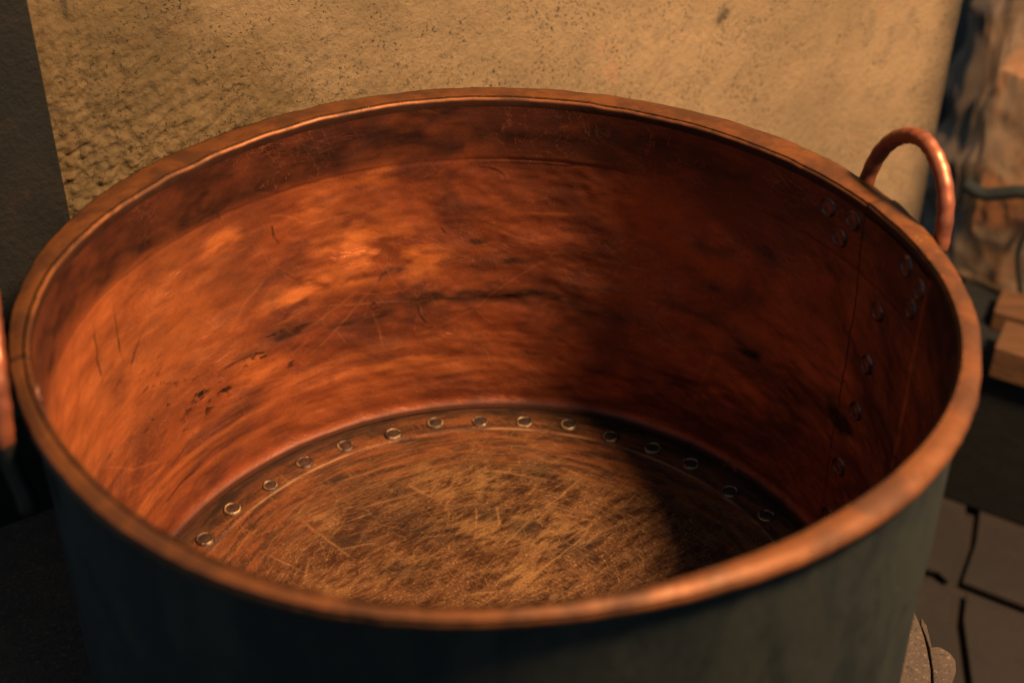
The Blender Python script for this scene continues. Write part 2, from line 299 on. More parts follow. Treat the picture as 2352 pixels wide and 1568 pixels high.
def copper_rod():
    M = Mat('copper_rod'); n = M.noise(35, 4, .6); f = M.noise(200, 4, .6)
    base = M.mix(M.ramp(n, .38, .65), (.62, .21, .11), (.32, .11, .065)); base = M.mix(M.ramp(f, .6, .72, 0, .6), base, (.05, .035, .03))
    base = M.mix(M.ramp(M.math('ADD', M.attr('tarnish'), M.math('MULTIPLY', M.math('SUBTRACT', n, .5), .9)), .45, .6), base, (.030, .040, .040))
    return M.set(dim=(.44, .36, .30), base=base, metal=.65, rough=M.ramp(n, .3, .7, .38, .52), normal=M.bump(M.math('ADD', n, M.math('MULTIPLY', f, .3)), .4, .0007))
def rivet_mat(name, ringcol, head, rough):
    M = Mat(name); f = M.noise(150, 4, .6, .5); a = M.attr('ring'); n = M.noise(60, 3)
    base = M.mix(M.math('MULTIPLY', a, M.ramp(n, .38, .52, .15, 1)), M.mix(M.ramp(f, .4, .6), head, tuple(x * .5 for x in head)), ringcol)
    return M.set(dim=.55, base=base, metal=.6, rough=rough, normal=M.bump(f, .5, .001))
mat_in = copper_inner(); mat_bot = copper_bottom(); mat_rim = copper_rim(); mat_out = soot(); mat_rod = copper_rod()
mat_riv = rivet_mat('rivet_copper_gold', (.50, .31, .13), (.075, .036, .022), .55)
mat_rivw = rivet_mat('rivet_copper_dark', (.02, .012, .012), (.30, .11, .07), .45)

# ------------------------------------------------------------------ the cauldron
pot = empty('copper_cauldron', (0, 0, -.5), 'large round riveted copper cauldron, polished orange inside and sooty black outside, empty', 'cauldron')
RO = [0.4508, 0.0009, 0.0052, -0.0006, -0.0002, 0.0008, 0.0016, -0.0002, -0.0019, -0.0018, 0.0013]
RI = [0.4195, 0.0003, -0.0062, 0.0013, 0.0016, 0.0019, -0.0023, 0.0043, -0.0012, -0.0016, -0.0003]
def hr(c, th):
    if c is RO: return hr(list(c), th) - .0085 * np.clip(-np.sin(th), 0, 1) ** 2.2
    r = np.full_like(th, c[0])
    for n in range(1, len(c) // 2 + 1): r = r + c[2 * n - 1] * np.cos(n * th) + c[2 * n] * np.sin(n * th)
    return r
SEAM = math.radians(21.3)
# inner wall
NU = 1500
th = np.linspace(0, 2 * np.pi, NU, endpoint=False)
zz = np.concatenate([[-.0108], np.linspace(-.0125, -.444, 236), -.444 - .016 * np.sin(np.linspace(0, np.pi / 2, 14)[1:])])
TH, ZZ = np.meshgrid(th, zz, indexing='ij')
ri = hr(RI, TH)
blend = np.clip(-ZZ / .12, 0, 1)
rr = ri * (1 - blend) + .4235 * blend + .003 * np.clip(-ZZ / .46, 0, 1)
bandm = 1 / (1 + np.exp((-ZZ - .081) / .0011)); u = TH / (2 * np.pi)
bcol = 1 / (1 + np.exp((-ZZ - .077 + .009 * fbm(u * 16, ZZ * 40, 5, 4, 16)) / (.003 + .012 * np.clip(1 - abs(np.degrees(TH) - 118) / 50, 0, 1) * 0 + .006 * (np.degrees(TH) < 95))))
rr = rr - .0006 * bandm * np.clip((-ZZ - .02) / .02, 0, 1) + .0006 * np.exp(-((ZZ + .083) / .0022) ** 2)
rr = rr - np.where(ZZ < -.444, .012 * (1 - np.cos(np.arcsin(np.clip((-.444 - ZZ) / .016, 0, 1)))), 0)
u = TH / (2 * np.pi)
dent = fbm(u * 24, ZZ * 9, 11, 3, 24) * .0030 + fbm(u * 52, ZZ * 34, 31, 3, 52) * .0026
rr = rr + dent * np.clip((-ZZ - .05) / .06, .12, 1) * np.clip((ZZ + .46) / .03, 0, 1)
# lapped sheet: the side of the seam towards the right stands proud
lap = 1 / (1 + np.exp(-(SEAM - TH + .0018 * fbm(ZZ * 30, ZZ * 0, 3, 2)) / .0012)) * (TH > 0) * (TH < np.pi)
lap = lap * (TH > math.radians(3)) + 0
rr = rr - .0016 * lap * 1.0 - np.where(TH <= math.radians(3), .0016 * 0, 0)
# marks in the sheet (metres round the wall, height); 90 degrees is the far side
ang = lambda d: (math.radians(d)) * .424
GX = TH * .424; GY = ZZ
scr = np.zeros_like(GX); stn = np.zeros_like(GX); pit = np.zeros_like(GX); pol = np.zeros_like(GX)
for i, l in enumerate(LIGHT): seg_paint(GX, GY, [(ang(a), b) for a, b in l], .0010 + .0005 * (i % 3), out=scr, jit=.0007, val=.55 if i < 13 else .4, seed=i)
rng = np.random.default_rng(5)
for i in range(110):
    a = rng.uniform(85, 168); b = rng.uniform(-.40, -.2); L = rng.uniform(.02, .07); d = rng.normal(.9, .5)
    p0 = np.array([ang(a), b]); p1 = p0 + L * np.array([math.cos(d), math.sin(d)]); pm = (p0 + p1) / 2 + rng.normal(size=2) * .006
    seg_paint(GX, GY, [p0, pm, p1], .0009, out=scr, jit=.0006, val=rng.uniform(.12, .4), seed=100 + i)
for i in range(60):   # rubbed lines that follow the wall
    a = rng.uniform(60, 165); b = rng.choice([rng.uniform(-.39, -.34), rng.uniform(-.3, -.1)]); L = rng.uniform(.03, .12)
    seg_paint(GX, GY, [(ang(a), b), (ang(a) + L / 2, b + rng.normal() * .004), (ang(a) + L, b + rng.normal() * .005)], .0010, out=scr, jit=.0006, val=rng.uniform(.15, .5), seed=300 + i)
for i, l in enumerate(DARK): seg_paint(GX, GY, [(ang(a), b) for a, b in l], .0016, out=pit, jit=.0008, val=.75, seed=50 + i)
# the dark crease round the foot of the band
seg = np.exp(-((ZZ + .0845) / .0014) ** 2) * np.clip(.35 + .8 * fbm(u * 40, ZZ * 0, 77, 3, 40), 0, 1); pit = np.maximum(pit, .25 * seg)
nz = fbm(u * 70, ZZ * 60, 91, 4, 70); nz2 = fbm(u * 200, ZZ * 160, 93, 3, 200)
for i, (a, b) in enumerate(BLOB): blob_paint(GX, GY, (ang(a), b), .020 + .009 * (i % 3), .008 + .004 * (i % 2), stn, .5)
for (a, b) in GLOW: blob_paint(GX, GY, (ang(a), b), .040, .020, pol, .8)  # bright blotches painted for reflections in the dented wall
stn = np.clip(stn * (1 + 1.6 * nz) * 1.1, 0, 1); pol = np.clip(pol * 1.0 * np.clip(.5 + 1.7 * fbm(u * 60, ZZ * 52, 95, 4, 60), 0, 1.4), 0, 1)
leftw = np.clip((np.degrees(TH) - 128) / 22, 0, 1) * np.clip((200 - np.degrees(TH)) / 15, 0, 1) * np.exp(-((ZZ + .17) / .12) ** 4); pol = np.maximum(pol, .42 * leftw * np.clip(1 + .8 * nz, 0, 1.4))  # lit left side painted in as brighter copper
low = np.exp(-((ZZ + .385) / .035) ** 2) * np.clip((np.degrees(TH) - 75) / 25, 0, 1); pol = np.maximum(pol, .38 * low * np.clip(.9 + 1.8 * fbm(u * 20, ZZ * 90, 97, 4, 20), 0, 1.5))  # band of light along the foot, painted as brighter copper
# long sooty tide marks at mid height and dust of pits over them
stn = np.maximum(stn, np.clip(np.exp(-((ZZ + .285 + .018 * fbm(u * 12, ZZ * 0, 4, 2, 12)) / .022) ** 2) * (fbm(u * 34, ZZ * 36, 41, 4, 34) * 2.1 + .10), 0, 1))
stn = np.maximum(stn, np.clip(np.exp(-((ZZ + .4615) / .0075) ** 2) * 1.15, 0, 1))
pc = np.clip(fbm(u * 30, ZZ * 22, 61, 3, 30) * 2.2 + .1, 0, 1) * np.exp(-((ZZ + .30) / .07) ** 2) * (TH > math.radians(110))
pit = np.maximum(pit, np.clip((nz2 - .34) * 9, 0, 1) * pc)
seamline = np.exp(-((TH - SEAM) * .424 / .0012) ** 2); pit = np.maximum(pit, .8 * seamline)
Vw = np.stack([rr * np.cos(TH), rr * np.sin(TH), ZZ], -1)
me = grid_mesh('wall', Vw, wrap_u=True, attrs=dict(scratch=scr, stain=stn, pit=pit, band=bcol * (.74 + .5 * nz.clip(-.5, .5)), polish_glow=pol), flip=True)
# outer shell with a rounded foot, in the same part
zo = np.concatenate([[-.0065], np.linspace(-.0095, -.455, 60), -.455 - .045 * np.sin(np.linspace(0, np.pi / 2, 10)[1:])])
tho = np.linspace(0, 2 * np.pi, 360, endpoint=False); T2, Z2 = np.meshgrid(tho, zo, indexing='ij')
ro = hr(RO, T2) - .0105 + .003 * np.clip(-Z2 / .4, 0, 1) + .0022 * fbm(T2 / 2 / np.pi * 16, Z2 * 7, 8, 3, 16) - np.where(Z2 < -.455, .045 * (1 - np.cos(np.arcsin(np.clip((-.455 - Z2) / .045, 0, 1)))), 0)
Vo = np.stack([ro * np.cos(T2), ro * np.sin(T2), Z2], -1)
Vc = np.concatenate([Vo, Vo[:, -1:, :] * np.array([.5, .5, 1])], 1)
meo = grid_mesh('shell', Vc, wrap_u=True, flip=False)
bodyO = link('outer_shell', meo, mat_out, pot)
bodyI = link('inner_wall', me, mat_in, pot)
# bottom plate
NR, NA = 230, 900
rg = np.linspace(.0, .4295, NR); ag = np.linspace(0, 2 * np.pi, NA, endpoint=False); AG, RG = np.meshgrid(ag, rg, indexing='ij')
BX, BY = RG * np.cos(AG), RG * np.sin(AG)
step = 1 / (1 + np.exp(-(RG - .3695 + .0009 * fbm(AG / 2 / np.pi * 60, RG * 0, 6, 3, 60)) / .0006))
bz = -.4635 + .0022 * step + .0016 * fbm(BX * 9 + 20, BY * 9 + 20, 14, 3) + .0004 * fbm(BX * 60 + 50, BY * 60 + 50, 15, 3)
scr = np.zeros_like(BX); stn = np.zeros_like(BX); pit = np.zeros_like(BX); pol = np.zeros_like(BX)
for i, l in enumerate(FSCR): seg_paint(BX, BY, l, .0011 + .0005 * (i % 2), out=scr, jit=.0008, val=.6, seed=i)
for i in range(900):
    a = rng.uniform(0, 2 * np.pi); r0 = rng.uniform(0, .35); p = np.array([r0 * math.cos(a), r0 * math.sin(a)]); L = rng.uniform(.01, .07)
    d = rng.choice([a + 1.57 + rng.normal() * .25, .75 + rng.normal() * .2, -.6 + rng.normal() * .25]); q = p + L * np.array([math.cos(d), math.sin(d)])
    seg_paint(BX, BY, [p, (p + q) / 2 + rng.normal(size=2) * .003, q], .0008, out=scr, jit=.0004, val=rng.uniform(.08, .42), seed=500 + i)
for i in range(150):    # arcs left by scouring round
    a = rng.uniform(math.radians(40), math.radians(170)); r0 = rng.uniform(.18, .365); L = rng.uniform(.08, .45)
    seg_paint(BX, BY, [((r0 + k * rng.normal() * .001) * np.array([math.cos(a + L * k / 6), math.sin(a + L * k / 6)])) for k in range(7)], .0009, out=scr, jit=.0004, val=rng.uniform(.15, .55), seed=800 + i)
e = np.exp(-((RG - .3700) / .0009) ** 2) * np.clip(.35 + 1.6 * fbm(AG / 2 / np.pi * 60, RG * 0, 9, 4, 60), 0, .9); scr = np.maximum(scr, e)  # scratched step edge, with its highlight painted in too
pn = fbm(BX * 30 + 30, BY * 30 + 30, 21, 4)
for i, c in enumerate(FDARK): blob_paint(BX, BY, c, .030, .018, stn, .7)
for i, c in enumerate(FGOLD): blob_paint(BX, BY, c, .034, .024, pol, .9)
stn = np.clip(stn * (1 + 1.5 * pn), 0, 1); pol = np.clip(pol * (1 + pn), 0, 1)
meb = grid_mesh('plate', np.stack([BX, BY, bz], -1), wrap_u=True, attrs=dict(scratch=scr, stain=stn, pit=pit, polish_glow=pol), flip=True)
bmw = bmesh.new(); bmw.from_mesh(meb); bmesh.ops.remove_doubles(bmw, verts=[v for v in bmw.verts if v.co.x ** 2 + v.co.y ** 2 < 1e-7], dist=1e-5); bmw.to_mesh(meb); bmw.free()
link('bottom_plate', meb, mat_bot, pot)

# rim: two bent hoops butted at two joints
def hoop(a0, a1, lift0, seed):
    n = int((a1 - a0) / (2 * np.pi) * 900); t = np.linspace(a0, a1, n)
    ro = hr(RO, t); ri_ = hr(RI, t)
    prof = []   # (k towards outer 0..1, dr, z, edge)
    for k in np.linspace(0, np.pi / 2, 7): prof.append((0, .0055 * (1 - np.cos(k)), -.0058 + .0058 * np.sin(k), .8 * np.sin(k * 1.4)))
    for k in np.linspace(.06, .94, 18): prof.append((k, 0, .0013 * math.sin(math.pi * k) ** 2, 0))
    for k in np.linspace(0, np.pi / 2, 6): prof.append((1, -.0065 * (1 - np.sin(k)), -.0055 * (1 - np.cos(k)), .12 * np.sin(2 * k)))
    prof += [(1, -.0006, -.0078, 0), (1, -.0022, -.0092, 0), (1, -.0045, -.0098, 0), (1, -.0125, -.0094, 0)]
    prof = [(0, .0008, -.0150, 0), (0, .0002, -.0105, 0)] + prof
    m = len(prof); V = np.zeros((n, m, 3)); E = np.zeros((n, m)); GR = np.zeros((n, m)); IN = np.zeros((n, m)); SP = np.zeros((n, m))
    wob = fbm(t * 12, t * 0 + seed, 70 + seed, 4); wob2 = fbm(t * 12, t * 0 + 3.5 + seed, 75, 4); sm = fbm(t * 40, t * 0 + 9 + seed, 79, 3)
    endf = np.exp(-((t - a1) / .03) ** 2) * .0016
    for j, (k, dr, z, ed) in enumerate(prof):
        r = ri_ * (1 - k) + ro * k + dr + (.0010 * wob if k > .5 else (.0003 * wob2 - .0002) * (z > -.0095)) + (0 if k > .5 else (.4235 - ri_) * np.clip(-z / .12, 0, 1)) + .0005 * sm * (k > .5)
        V[:, j] = np.stack([r * np.cos(t), r * np.sin(t), z + (.0009 * wob2 + .0007 * wob * (2 * k - 1)) * (z > -.012) + (.0015 - .0035 * k) * (1 if z > -.0095 else 0) + endf * (z > -.0095)], -1); E[:, j] = ed
        IN[:, j] = 1.0 if (k == 0 and z < -.0042) else (.6 if k == 0 and z < -.003 else 0)
        GR[:, j] = .9 * np.exp(-((t - a0) / .0035) ** 2) + .9 * np.exp(-((t - a1) / .0035) ** 2)  # darkens the hoop ends into a thin joint line
        SP[:, j] = np.exp(-((np.degrees(t) - 8) / 9) ** 2)
    me = grid_mesh('rim', V, attrs=dict(edge_glint=E, splash=SP, joint_dark=GR, inner=IN), flip=True, wrap_v=True)
    bm = bmesh.new(); bm.from_mesh(me); bm.verts.ensure_lookup_table()
    bm.faces.new([bm.verts[j] for j in range(m)]); bm.faces.new([bm.verts[(n - 1) * m + j] for j in range(m - 1, -1, -1)])
    bmesh.ops.recalc_face_normals(bm, faces=bm.faces); bm.to_mesh(me); bm.free()
    return me
g = .0007
link('rim', hoop(SEAM + g, math.radians(196.5) - g, 0, 1), mat_rim, pot)
link('rim', hoop(math.radians(196.5) + g - 2 * np.pi, SEAM - g, 0.0, 2), mat_rim, pot)

# rivets
def rivet_mesh(rad, seed, ringh=.0013):
    r = np.random.default_rng(seed); rs = np.array([0, .35, .62, .74, .82, .90, 1.0, 1.12]); hs = np.array([.0016, .0014, .0008, .0006, ringh + .0006, ringh + .0008, .0004, -.0012]); rg_ = np.array([0, 0, 0, .1, .8, 1, .3, 0])
    a = np.linspace(0, 2 * np.pi, 28, endpoint=False); A, Q = np.meshgrid(a, rs, indexing='ij'); irr = 1 + .07 * fbm(np.cos(A) * 1.5 + 5, np.sin(A) * 1.5 + 5, seed, 2)
    H = np.broadcast_to(hs, A.shape) + (Q > .7) * .0007 * fbm(np.cos(A) * 2.5 + 9, np.sin(A) * 2.5 + 9, seed + 5, 2)
    gap = np.clip(.75 + 2.4 * fbm(np.cos(A) * 1.6 + 3, np.sin(A) * 1.6 + 3, seed + 9, 2), 0, 1)
    V = np.stack([rad * Q * irr * np.cos(A), rad * Q * irr * np.sin(A), H], -1)
    return V, np.broadcast_to(rg_, A.shape) * gap
def rivet(P, normal, rad, seed, mat, ringh=.0013, squash=1.0):
    V, g_ = rivet_mesh(rad, seed, ringh)
    q = Vector(normal).to_track_quat('Z', 'Y').to_matrix(); q = np.array(q)
    V = (V * np.array([1, squash, 1])) @ q.T + np.array(P)
    me = grid_mesh('rivet', V, wrap_u=True, attrs=dict(ring=g_), flip=True)
    return link('rivet', me, mat, pot)
seen = [157, 148, 139, 130, 121, 111, 102, 93, 84, 75, 66, 57, 48.5, 38, 29, 20, 11]
angs = seen + list(np.linspace(11 - 9.3, 11 - 9.3 * 21, 21))
for i, a in enumerate(angs):
    rd = .3855 + .004 * math.sin(i * 2.3); t_ = math.radians(a)
    rivet((rd * math.cos(t_), rd * math.sin(t_), -.4606), (0, 0, 1), .0112 if i != 2 else .0095, 40 + i, mat_riv)
for i, (a, z) in enumerate([(29.3, -.030), (23.8, -.027), (26.3, -.058), (15, -.104), (15.6, -.176), (16.6, -.246), (18.3, -.335), (19.0, -.415), (9.6, -.024), (4.9, -.031), (6.2, -.059)] + [(199, -.03), (204, -.028), (201, -.058), (219, -.03), (214, -.028), (216, -.058)]):
    t_ = math.radians(a); j = int(round((t_ % (2 * np.pi)) / (2 * np.pi) * NU)) % NU; k = int(np.argmin(abs(zz - z))); rd = rr[j, k]
    rivet((rd * math.cos(t_), rd * math.sin(t_), z), (-math.cos(t_), -math.sin(t_), 0), .0112, 140 + i, mat_rivw, .0022)

# handles: a bent rod with flattened, riveted feet on the outer wall
def handle(a0, r0, wd, H, tilt, p):
    a = math.radians(a0); ph = np.linspace(0, np.pi, 46); s = wd * np.sign(np.cos(ph)) * abs(np.cos(ph)) ** p; h = -.03 + (H + .03) * np.sin(ph) ** .8
    rr_ = r0 + (h + .03) * math.tan(tilt)
    L = np.stack([rr_, s, h], -1)
    e0 = np.array([[.4475, wd * 1.02, -.095], [.4480, wd * 1.02, -.075], [.4515, wd * 1.01, -.055]]); L = np.vstack([e0, L[1:-1], (e0 * np.array([1, -1, 1]))[::-1]])
    L = catmull(L, 3); P = np.stack([L[:, 0] * math.cos(a) - L[:, 1] * math.sin(a), L[:, 0] * math.sin(a) + L[:, 1] * math.cos(a), L[:, 2]], -1)
    n = len(P); rad = np.full(n, .0087) + .0003 * np.sin(np.arange(n) * .7)
    me = tube('handle', P, rad, 24)
    at = me.attributes.new('tarnish', 'FLOAT', 'POINT'); co = np.array([v.co[2] for v in me.vertices]); at.data.foreach_set('value', np.clip((.002 - co) / .04, 0, 1).astype(np.float32))
    h_ = link('handle', me, mat_rod, pot)
handle(20.75, .459, .0685, .0689, .111, 1.117)
handle(199.3, .455, .0685, .0750, -.10, 1.117)

# ------------------------------------------------------------------ plaster wall behind
al = math.radians(33); dx = np.array([math.cos(al), math.sin(al)]); nrm = np.array([-math.sin(al), math.cos(al)])
def wp(s, d=0.0): return nrm * (.556 + d) + dx * s           # s metres along the wall, d behind its face
def plaster():
    M = Mat('ochre_plaster'); g1 = M.noise(120, 6, .7, .15); g2 = M.noise(230, 4, .7); lo = M.noise(3.2, 4, .55, .3); pt = M.voro(115); m2 = M.noise(22, 4, .6)
    base = M.mix(M.ramp(lo, .36, .66), (.33, .225, .118), (.45, .300, .160))
    base = M.mix(M.ramp(m2, .48, .74, 0, .5), base, (.25, .18, .105))
    base = M.mix(M.ramp(M.noise(14, 4, .6, 0, M.scale(M.obj, (1, 1, 1), (0, 0, 0), (5, 5, 5))), .6, .75, 0, .45), base, (.50, .22, .14))
    base = M.mix(M.ramp(g1, .54, .70, 0, .6), base, (.17, .125, .075))
    pits = M.math('MULTIPLY', M.ramp(M.noise(210, 3, .65, .1, M.scale(M.obj, (1, 1, 1), (0, 0, 0), (9, 2, 4))), .58, .66), M.ramp(M.noise(18, 3), .40, .58))
    base = M.mix(M.math('MULTIPLY', pits, .9), base, (.07, .055, .04))
    wall_shade = M.math('MINIMUM', M.attr('wall_shade'), 1.0); base = M.mix(wall_shade, base, M.mix(1.0, base, (.46, .44, .34), 'MULTIPLY'))  # darker tone imitates light falling off across the plaster
    base = M.mix(M.attr('spot_shade'), base, (.05, .04, .028))
    hb = M.math('ADD', g1, M.math('SUBTRACT', M.math('MULTIPLY', g2, .5), M.math('MULTIPLY', pits, .8)))
    return M.set(dim=(.455, .445, .47), base=base, rough=.9, spec=.15, normal=M.bump(hb, .65, .0036))
s0, s1 = -.80, 1.3625; nx, nzv = 900, 620
sg = np.concatenate([np.linspace(s0, s1, nx)]); zg = np.linspace(-1.25, 1.0, 24); zf = np.linspace(-.62, .45, nzv); zg = np.concatenate([zg[zg < -.63], zf, zg[zg > .46]])
SG, ZG = np.meshgrid(sg, zg, indexing='ij')
c_, s_ = math.cos(.9), math.sin(.9); A1 = SG * c_ + ZG * s_; A2 = -SG * s_ + ZG * c_
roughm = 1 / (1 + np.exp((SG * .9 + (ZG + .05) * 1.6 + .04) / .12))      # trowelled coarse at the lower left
ridge = fbm(A1 * 62 + 50, A2 * 115 + 50, 201, 3)
D = .0058 * (.10 + 1.0 * roughm) * ridge + .0016 * (.06 + roughm) * fbm(SG * 130 + 50, ZG * 130 + 50, 207, 3) + .006 * fbm(SG * 3 + 9, ZG * 3 + 9, 209, 2)
edge_ = np.clip((SG - (s1 - .05)) / .05, 0, 1); D = D - .035 * edge_ ** 2.2
spot_shade = np.zeros_like(SG)
def wallspot(pt, wid, val=1.0): seg_paint(SG, ZG, pt, wid, out=spot_shade, val=val, jit=.001, fade=False, seed=3)
Dv = -(-D)
P0 = nrm * .556
VX = P0[0] + dx[0] * SG - nrm[0] * D; VY = P0[1] + dx[1] * SG - nrm[1] * D
spot_shade += .85 * np.clip((SG - s1 + .125 + .02 * fbm(ZG * 12 + 40, SG * 12 + 40, 240, 3)) / .085, 0, 1) ** 1.6  # soft shade at the wall's right end, painted into the colour
for pts, wid in WALLSPOTS: wallspot(pts, wid)
mew = grid_mesh('plaster_wall', np.stack([VX, VY, ZG], -1), attrs=dict(spot_shade=spot_shade, wall_shade=np.clip((.75 * roughm + .72 / (1 + np.exp((SG - .32) / .09)) + .75 * np.clip((SG - s1 + .05) / .04, 0, 1)) * (1 + .6 * fbm(SG * 9 + 30, ZG * 9 + 30, 233, 4)), 0, 1)))  # left light falloff and right-end shade painted as darker plaster
bmw = bmesh.new(); bmw.from_mesh(mew)
ext = []
bmesh.ops.recalc_face_normals(bmw, faces=bmw.faces)
be = [e_ for e_ in bmw.edges if e_.is_boundary]
ret = bmesh.ops.extrude_edge_only(bmw, edges=be); nv = [v for v in ret['geom'] if isinstance(v, bmesh.types.BMVert)]
for v in nv:
    p = np.array([v.co.x, v.co.y]); d = p @ nrm; q_ = p + nrm * (.556 + .22 - d); v.co.x, v.co.y = q_
bmesh.ops.contextual_create(bmw, geom=[e_ for e_ in bmw.edges if e_.is_boundary])
bmesh.ops.recalc_face_normals(bmw, faces=bmw.faces)
bmw.to_mesh(mew); bmw.free()
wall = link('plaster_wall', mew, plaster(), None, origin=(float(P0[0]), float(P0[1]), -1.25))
tag(wall, 'rough ochre plaster wall standing behind the copper cauldron', 'wall')

# dark steel sheet against the wall at the left
def steel():
    M = Mat('rusty_dark_steel'); a = M.noise(9, 5, .6, .3); b = M.noise(120, 5, .65); r = M.math('MULTIPLY', M.ramp(M.noise(45, 4, .6), .62, .72), M.ramp(M.noise(7, 3), .42, .6))
    base = M.mix(M.ramp(a, .35, .65), (.040, .036, .030), (.085, .068, .052)); base = M.mix(M.ramp(b, .5, .7, 0, .5), base, (.035, .035, .034)); base = M.mix(r, base, (.16, .075, .045))
    return M.set(dim=.085, base=base, rough=.8, spec=.16, normal=M.bump(b, .7, .003))
bm = bmesh.new()
sr = -.2485
pl = [tuple(wp(sr, -.030)), tuple(wp(sr - .62, -.030)), tuple(wp(sr - .62, -.018)), tuple(wp(sr, -.018))]
prism(bm, pl, -1.25, .62, .002)
pan = link('steel_sheet', bm_mesh('steel_sheet', bm), steel(), None, smooth=False, origin=(pl[0][0], pl[0][1], -1.25))
tag(pan, 'dark rust-flecked steel sheet standing upright against the plaster wall at the left', 'metal sheet')

# ------------------------------------------------------------------ floor, hearth stones
def stone(name, c1, c2, c3, sc=1.0, grit=1.0, dim=.5):
    M = Mat(name); a = M.noise(7 * sc, 5, .65, .3); b = M.noise(190, 5, .7); c = M.noise(35, 4, .6)
    base = M.mix(M.ramp(a, .36, .66), c1, c2); base = M.mix(M.ramp(c, .5, .7, 0, .6), base, c3)
    base = M.mix(M.ramp(b, .56, .68, 0, .8 * grit), base, tuple(min(1, x * 2.2) for x in c2)); base = M.mix(M.ramp(b, .44, .30, 0, .8 * grit), base, (.02, .016, .014))
    return M.set(dim=dim, base=base, rough=.85, spec=.3, normal=M.bump(M.math('ADD', b, c), .8, .003 * grit))
mat_floor = stone('flagstone', (.095, .055, .040), (.17, .088, .055), (.05, .036, .03), .7, .8, .065)
mat_hearth = stone('gritty_hearth_stone', (.13, .080, .058), (.19, .115, .078), (.07, .048, .038), 2, 1.4, .22)
mat_dark = stone('sooty_masonry', (.03, .028, .026), (.05, .042, .036), (.02, .02, .02), 1, .6)
h = .014
A = [(1.6, 2.6), (1.032, 1.154), (.976, 1.003), (.916, .871), (.888, .782), (.859, .62), (.84, .3), (.86, -.6), (.80, -3.0)]
Bl = [(-3.0, 2.0), (.2, 1.22), (.60, 1.02), (.881, .902), (.916, .871)]; Br = [(.916, .871), (1.027, .805), (1.5, .55), (4.5, -.4)]
def off(P, d):
    P = np.array(P, float); T = np.gradient(P, axis=0); T /= np.linalg.norm(T, axis=1)[:, None]; return [tuple(p + d * np.array([-t[1], t[0]])) for p, t in zip(P, T)]
bm = bmesh.new()
AL, AR = off(A, -h), off(A, h)         # A runs downwards: -h is its left (west) side
up = 3
NW = off(Bl, h); SW = off(Bl, -h); NE = off(Br, h); SE = off(Br, -h)
cx_, cy_ = .916, .871
prism(bm, [(-3, 2.6), NW[0], NW[1], NW[2], NW[3], (cx_ - h, cy_ + h)] + [AL[2], AL[1], AL[0]], -1.262, -1.25, .003)
prism(bm, [(-3, -3)] + [AL[8], AL[7], AL[6], AL[5], AL[4], (cx_ - h, cy_ - h)] + [SW[3], SW[2], SW[1], SW[0]], -1.262, -1.2495, .003)
prism(bm, [AR[0], AR[1], AR[2], (cx_ + h, cy_ + h), NE[1], NE[2], NE[3], (4.5, 2.6)], -1.262, -1.2505, .003)
prism(bm, [(cx_ + h, cy_ - h), AR[4], AR[5], AR[6], AR[7], AR[8], (4.5, -3), SE[3], SE[2], SE[1]], -1.262, -1.249, .003)
prism(bm, [(-3, -3), (4.5, -3), (4.5, 4.2), (-3, 4.2)], -1.30, -1.275)
fl = link('floor', bm_mesh('floor', bm), [mat_floor], None, smooth=False, origin=(0, 0, -1.25)); tag(fl, kind='structure')

def rough_stone(name, poly, z0, z1, mat, label, seed, cat='stone'):
    b = bmesh.new(); prism(b, poly, z0, z1, .0015)
    me = bm_mesh(name, b); c = np.mean(poly, axis=0); o = link(name, me, mat, None, smooth=True, origin=(float(c[0]), float(c[1]), z0)); return tag(o, label, cat)
crackL = [(.483, -.09), (.4915, -.05), (.4965, -.029), (.5005, .002), (.5020, .021), (.5022, .038)]
crackR = [(.4945, -.05), (.4990, -.029), (.5035, .002), (.5040, .021), (.5030, .040)]
lobe = [(.5065, .052), (.5095, .038), (.5080, .020), (.5065, .004), (.512, .005), (.517, .004), (.5255, -.005), (.5285, -.016), (.525, -.032), (.514, -.051), (.505, -.12), (.45, -.30), (.30, -.50)]
rough_stone('hearth_slab', [(-.95, .30), (-.95, -.62), (.15, -.62), (.30, -.50), (.42, -.30), (.465, -.15)] + crackL + [(.500, .075), (.40, .28), (.22, .42), (-.02, .50), (-.30, .40)], -.62, -.5005, mat_hearth, 'broad gritty brown hearth stone carrying the copper cauldron', 1, 'hearth stone')
rough_stone('hearth_stone', crackR[::-1][0:0] + lobe + [(.315, -.50), (.435, -.30), (.480, -.15), (.488, -.09)] + crackR, -.62, -.500, mat_hearth, 'narrow gritty stone with a rounded corner beside the crack, right of the cauldron foot', 2, 'hearth stone')
b = bmesh.new(); prism(b, [(-.90, .25), (-.90, -.57), (.12, -.57), (.30, -.40), (.44, -.10), (.44, .05), (.34, .28), (.2, .38), (-.02, .45), (-.26, .36)], -1.25, -.62, .01)
o = link('masonry_plinth', bm_mesh('masonry_plinth', b), mat_dark, None, smooth=False, origin=(0, 0, -1.25)); tag(o, 'dark sooty masonry base under the hearth stones and cauldron', 'masonry base')

